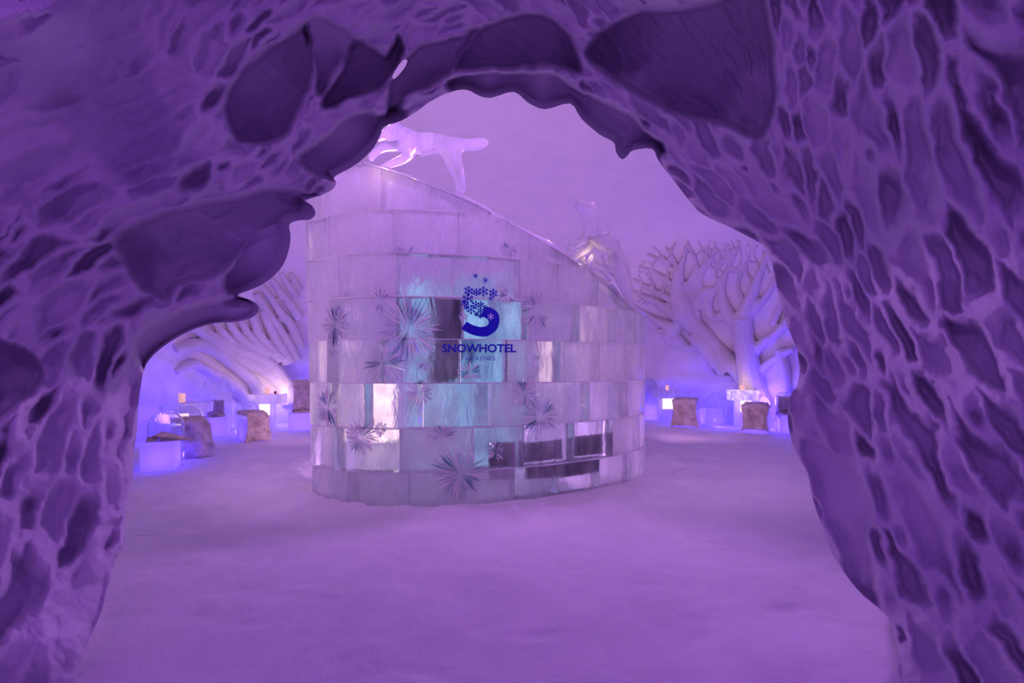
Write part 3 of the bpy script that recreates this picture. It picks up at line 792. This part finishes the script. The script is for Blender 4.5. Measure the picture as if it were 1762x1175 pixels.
def hide_mesh(w, d, drop, z, seed=0, back=0.0, lift=0.0):
    """shaggy pelt: lies on the seat (depth d), hangs down the front by drop, may climb the back"""
    rr = np.random.default_rng(seed); n, m = 22, 34
    L = back+d+drop; V = []; 
    for j in range(m+1):
        q = L*j/m
        if q < back: y0 = d/2-0.01; z0 = z+back-q; ny, nz = -1, 0
        elif q < back+d: y0 = d/2-(q-back); z0 = z; ny, nz = 0, 1
        else: y0 = -d/2-(0.11+0.02*math.sin(q*9) if drop > 0.1 else 0); z0 = z-(q-back-d); ny, nz = -1, 0
        for i in range(n+1):
            x = (i/n-0.5)*w*(1.0+0.10*math.sin(q*7+seed)); 
            e = abs(i/n-0.5)*2; sag = 0.10*max(0, e-0.72)
            nn = 0.030+0.02*float(fbm(np.array(x*9+seed), np.array(q*9.0), seed, 3))
            V.append((x, y0+ny*nn-(0.015*math.sin(x*22+seed) if q > back+d else 0), z0+nz*nn-sag*2*(1 if q > back else 0)))
    bm = bmesh.new(); vs = [bm.verts.new(v) for v in V]; W_ = n+1
    for j in range(m):
        for i in range(n): bm.faces.new((vs[j*W_+i], vs[j*W_+i+1], vs[(j+1)*W_+i+1], vs[(j+1)*W_+i]))
    bm.normal_update(); r = random.Random(seed)
    fl = list(bm.faces)
    bmesh.ops.solidify(bm, geom=fl, thickness=-0.03)
    base = [v.co.copy() for v in vs]
    for k in range(2600):
        i = r.randrange(len(base)); p = base[i]+Vector((r.uniform(-.02, .02), -0.012, r.uniform(-.02, .02)+0.004))
        dv = Vector((r.uniform(-.02, .02), r.uniform(-.035, -.005), r.uniform(-.05, 0.012))); sd_ = Vector((r.uniform(-1, 1), 0, r.uniform(-1, 1)))*0.006
        bm.faces.new((bm.verts.new(p-sd_), bm.verts.new(p+sd_), bm.verts.new(p+dv)))
    return bm

def ice_chair(px, py, w, h, label, rz=0, hide=None, blue=5.0, seat_h=0.42, d=0.60, t=0.13, group='ice armchairs around the room', backmat=None, hz=None):
    Y = EYE*F/(py-HY); b = P(px, py, Y); b.z = 0.0; rz = R(rz)
    # the pixel marks the near edge of the foot; the centre stands half a seat further back
    o = empty('ice_armchair', (b.x, b.y+d*0.5, 0.0), rz); tag(o, label, 'armchair', group)
    bm = bmesh.new(); add_box(bm, (0, -0.02, seat_h/2), (w*0.94, d, seat_h)); bm_obj('seat_block', bm, M_BLOCK, o, bevel=0.025, seg=3)
    bk = bm_obj('backrest', slab_arch(w, h, t, lean=0.06, curve=0.0), backmat or M_CLEAR, o, bevel=0.02, seg=3); bk.location = (0, d/2+t/2-0.02, 0)
    if False:
        for sx in (-1, 1):
            bm = bmesh.new(); n = 8; L = []; Rr = []
            for i in range(n+1):
                a = math.pi/2*i/n; y = d/2-0.02-(d*0.72)*math.sin(a); z = seat_h+(min(h-0.12, 0.80)-seat_h)*math.cos(a)
                L.append((y, z))
            pts = [(d/2-0.02, seat_h-0.02)]+L+[(L[-1][0], seat_h-0.02)]
            A = [bm.verts.new((sx*(w/2-0.075), y, z)) for y, z in pts]; B = [bm.verts.new((sx*(w/2-0.005), y, z)) for y, z in pts]
            bm.faces.new(A); bm.faces.new(B[::-1]); k = len(pts)
            for i in range(k): bm.faces.new((A[i], A[(i+1) % k], B[(i+1) % k], B[i]))
            bm_obj('armrest', bm, M_CLEAR, o, bevel=0.012)
    if blue:
        light('blue_lamp', (0, 0.0, seat_h*0.45), BLUE, blue*1.4, 0.05, parent=o)
        light('blue_lamp', (0, d/2+t+0.12, 0.12), BLUE, blue*1.6, 0.05, parent=o)
    if hide:
        f = bm_obj('reindeer_hide', hide_mesh(hide[0], d*hide[3] if len(hide) > 3 else d*0.9, hide[1], (hz or seat_h), seed=int(px), back=hide[2]), M_FUR, o, smooth=True)
    return o

def ice_table(px, Y, ztop, w, th, label, pw=0.30, warm=1.0, shape='round', glow=True, topmat=None):
    b = P(px, 700, Y); o = empty('ice_table', (b.x, Y, 0)); tag(o, label, 'table', 'ice tables around the room')
    bm = bmesh.new()
    if shape == 'round': bmesh.ops.create_cone(bm, cap_ends=True, segments=40, radius1=w/2*0.96, radius2=w/2, depth=th, matrix=Matrix.Translation((0, 0, ztop-th/2)))
    else: add_box(bm, (0, 0, ztop-th/2), (w, w*0.8, th))
    bm_obj('tabletop', bm, topmat or M_ICE, o, bevel=0.015, seg=3)
    bm = bmesh.new(); add_box(bm, (0, 0, (ztop-th)/2), (pw, pw, ztop-th)); bm_obj('pedestal', bm, M_BLOCK, o, bevel=0.02)
    if glow:
        bm = bmesh.new(); hz_ = (ztop-th)*0.42
        add_box(bm, (0, -pw/2-0.012, ztop-th-hz_/2-0.01), (pw*0.86, 0.02, hz_)); bm_obj('table_lamp', bm, M_GLOW, o, bevel=0.008)
    return o, b.x
def candle(x, Y, z, label, h=0.17, r=0.06, mat=None, name='candle_lantern', cat='candle', power=2.0):
    o = empty(name, (x, Y, z)); tag(o, label, cat, 'candle lanterns on the ice tables')
    bm = bmesh.new(); bmesh.ops.create_cone(bm, cap_ends=True, segments=20, radius1=r*0.92, radius2=r, depth=h, matrix=Matrix.Translation((0, 0, h/2+0.001)))
    bm_obj('lantern_glass', bm, mat or M_CANDLE, o, smooth=False, bevel=0.006)
    bm = bmesh.new(); bmesh.ops.create_cone(bm, cap_ends=True, segments=20, radius1=r*1.05, radius2=r*1.05, depth=0.012, matrix=Matrix.Translation((0, 0, h+0.006)))
    bm_obj('lantern_rim', bm, M_CLEAR, o)
    if power: light('candle_light', (0, 0, h+0.12), WARM, power*0.5, 0.04, parent=o)
    return o

# left side of the room
ice_chair(260, 811, 0.46, 0.84, 'ice armchair with solid blue-lit seat nearest to the left edge of the arch', rz=24, hide=(0.38, 0.0, 0.05, 0.6), blue=7, d=0.42)
ice_chair(309, 788, 0.50, 0.86, 'clear round-backed ice armchair with pale hide hanging to the snow, second from left', rz=44, hide=(0.46, 0.62, 0.0), blue=1, seat_h=0.50, hz=0.62)
ice_chair(356, 752, 0.60, 1.32, 'tall arch-backed blue ice armchair with dark fur on its seat, behind the left table', rz=26, hide=(0.34, 0.02, 0.36, 0.6), blue=9)
ice_chair(421, 760, 0.46, 0.80, 'low ice armchair wrapped in a tan hide, between the two left tables', rz=44, hide=(0.46, 0.56, 0.0), blue=4, hz=0.58)
ice_chair(511, 741, 0.66, 1.30, 'ice armchair with brown hide over its back, next to the ice wall left end', rz=22, hide=(0.44, 0.0, 0.80, 0.7), blue=9)
_, tx1 = ice_table(322, 9.7, 0.84, 0.92, 0.20, 'round-topped ice table nearest to the arch on the left side')
candle(tx1, 9.55, 0.84, 'frosted candle lantern on the left table nearest to the arch', power=2)
_, tx2 = ice_table(461, 12.1, 0.88, 0.72, 0.24, 'ice table with a glowing pedestal at the left, close to the ice wall', shape='square')
candle(tx2+0.03, 12.0, 0.88, 'frosted candle lantern on the glowing left table near the ice wall', power=12)
o = candle(tx2+0.27, 11.92, 0.88, 'small red glass on the left table near the ice wall', h=0.07, r=0.03, mat=M_RED, name='red_glass', cat='glass', power=0)
del o['group']
# right side of the room
ice_chair(1122, 723, 0.42, 1.22, 'dark blue ice armchair half behind the right end of the ice wall', rz=-12, blue=9, d=0.45)
_, tx3 = ice_table(1146, 13.75, 0.90, 0.64, 0.22, 'ice table with a glowing pedestal just right of the ice wall', shape='square', pw=0.36)
candle(tx3, 13.65, 0.90, 'candle lantern on the table just right of the ice wall', h=0.14, r=0.05, power=3)
ice_chair(1187, 735, 0.66, 0.86, 'ice armchair with a square tan hide over its seat, right of the first right-hand table', rz=-24, hide=(0.62, 0.66, 0.0), blue=8, hz=0.70)
ice_chair(1218, 721, 0.70, 1.30, 'tall arched ice armchair standing furthest back on the right', rz=-16, blue=9)
ice_chair(1230, 732, 0.48, 0.88, 'ice armchair seen from behind with a pointed back, between the right tables', rz=180, blue=8)
ice_chair(1261, 724, 0.26, 0.50, 'small blue ice armchair mostly hidden behind the brightest table', rz=0, blue=6, d=0.4)
_, tx4 = ice_table(1278, 12.65, 0.95, 0.78, 0.26, 'brightest ice table with a white glowing top at the right', pw=0.34, topmat=M_GLOWTOP)
candle(tx4-0.08, 12.5, 0.95, 'candle lantern on the brightest table at the right', h=0.13, r=0.06, power=4)
light('added_wall_light', (-6.1, 12.8, 0.8), WARM, 9, 0.12)  # added light that warms the wall behind the left tables
ice_chair(1312, 746, 0.58, 0.88, 'ice armchair with a brown hide thrown over it, front right beside the brightest table', rz=-30, hide=(0.56, 0.56, 0.0), blue=8, hz=0.66)
ice_chair(1368, 746, 0.40, 0.95, 'blue ice armchair with fur, cut off by the right edge of the arch', rz=-20, hide=(0.40, 0.05, 0.42, 0.6), blue=9)
# blue lamps at the foot of the wall
light('blue_wash', (-7.3, 10.2, 0.5), BLUE, 30, 0.15); light('blue_wash', (-5.2, 13.6, 0.5), BLUE, 30, 0.15)
light('blue_wash', (6.5, 12.3, 0.7), BLUE, 75, 0.15); light('blue_wash', (4.9, 14.7, 0.4), BLUE, 16, 0.15)
light('blue_wash', (6.4, 13.6, 0.4), BLUE, 22, 0.15)

#@@FOXES
def skinned(name, nodes, edges, mat, parent=None, sub=2):
    """nodes: (point, radius); one continuous body grown around a skeleton"""
    me = bpy.data.meshes.new(name); me.from_pydata([n[0] for n in nodes], edges, []); o = link_mesh(name, me, mat, parent, smooth=False)
    m = o.modifiers.new('skin', 'SKIN'); m.use_smooth_shade = True
    sl = me.skin_vertices[0].data if me.skin_vertices else None
    if sl is None:
        bm = bmesh.new(); bm.from_mesh(me); bm.verts.layers.skin.verify(); bm.to_mesh(me); bm.free(); sl = me.skin_vertices[0].data
    for i, n in enumerate(nodes): sl[i].radius = (n[1], n[1]); sl[i].use_root = (i == 0)
    m = o.modifiers.new('sub', 'SUBSURF'); m.levels = sub; m.render_levels = sub
    return o
def figure(name, label, cat, chains, Y0, mat, org):
    sc = Y0/F; nodes = []; edges = []; key = {}
    for ch in chains:
        prev = None
        for x, y, r, dy in ch:
            k = (x, y, dy)
            if k not in key: key[k] = len(nodes); nodes.append((P(x, y, Y0)+Vector((0, dy, 0))-org, r*sc))
            if prev is not None and prev != key[k]: edges.append((prev, key[k]))
            prev = key[k]
    o = skinned(name, nodes, edges, mat); o.location = org; tag(o, label, cat); return o
Yf = hit(730)[1]+0.14
FOX1 = [
 [(776,251,17,0),(755,247,16,0),(730,247,16,0),(706,244,20,0),(690,232,15,0),(674,226,12,0),(660,234,8,0),(648,242,5,0)],
 [(776,251,17,0),(796,249,10,0),(812,250,11,0),(828,247,10.5,0),(841,244,5,0)],
 [(776,251,17,0),(781,266,15,-.06),(786,286,11,-.06),(793,305,8,-.06),(797,336,7.5,-.06)],
 [(776,251,17,0),(772,264,12,.08),(777,285,9,.08),(786,303,7,.08),(791,331,6,.08)],
 [(706,244,20,0),(698,258,12,-.07),(680,257,9,-.07),(660,260,8,-.07),(648,268,7,-.07),(639,281,5.5,-.07)],
 [(706,244,20,0),(702,264,11,.07),(686,272,8.5,.07),(668,279,7,.07),(652,285,5,.07)],
 [(674,226,12,0),(686,212,4.5,-.03)],[(730,247,16,0),(735,264,10,0)]]
figure('ice_fox', 'prowling animal carved from clear ice on top of the ice wall, tail stretched out', 'ice sculpture', FOX1, Yf, M_SCULPT, P(730, 290, Yf))
Yf2 = hit(1015)[1]+0.14
FOX2 = [
 [(1038,434,21,0),(1031,413,19,0),(1023,396,17,0),(1017,380,14.5,0),(1012,366,13.5,0),(1004,358,12,0),(995,353,9,0),(987,348,5.5,0)],
 [(1012,366,13.5,0),(1019,354,5.5,-.03),(1022,348,3.5,-.03)],
 [(1023,396,17,0),(1008,410,9,-.07),(994,419,7.5,-.07),(980,427,6.5,-.07),(973,433,4.5,-.07)],
 [(1031,413,19,0),(1012,426,9,.07),(998,434,8,.07),(986,444,5.5,.07)],
 [(1038,434,21,0),(1054,430,16,0),(1063,448,17,0),(1070,472,16,.02),(1079,498,12,.02),(1088,522,7,.02)]]
figure('ice_fox', 'seated animal carved from clear ice with raised head, lower down on the ice wall', 'ice sculpture', FOX2, Yf2, M_SCULPT, P(1030, 440, Yf2))
light('warm_spot', P(655, 283, Yf-0.35), WARM, 1.3, 0.03); light('warm_spot', P(720, 290, Yf+0.05), WARM, 1.1, 0.03); light('warm_spot', P(1012, 440, Yf2-0.05), WARM, 1.3, 0.03)
bm = bmesh.new(); og = P(1020, 462, Yf2-0.1)
for st in ([(998,444,3.5),(1004,452,3),(1012,462,3),(1020,476,3)],[(1022,436,4),(1016,446,3),(1008,456,2.5),(1000,462,2)],[(1022,436,4),(1024,450,3),(1016,464,3),(1012,470,2)],
           [(1024,450,3),(1036,456,3),(1046,466,3),(1056,476,2)],[(1010,466,3),(1024,462,3),(1040,470,3),(1050,484,2.5)],[(1034,440,4),(1040,452,3),(1050,462,3)],[(1004,442,3),(1000,452,2),(1006,460,2)]):
    tube(bm, [P(x, y, Yf2-0.1)-og for x, y, r in st], [r*Yf2/F for x, y, r in st], 8)
o = bm_obj('ice_branch', bm, M_SCULPT, None, smooth=True); o.location = og
tag(o, 'tangle of clear ice branches under the seated ice animal on the wall rim', 'ice sculpture')
#@@END
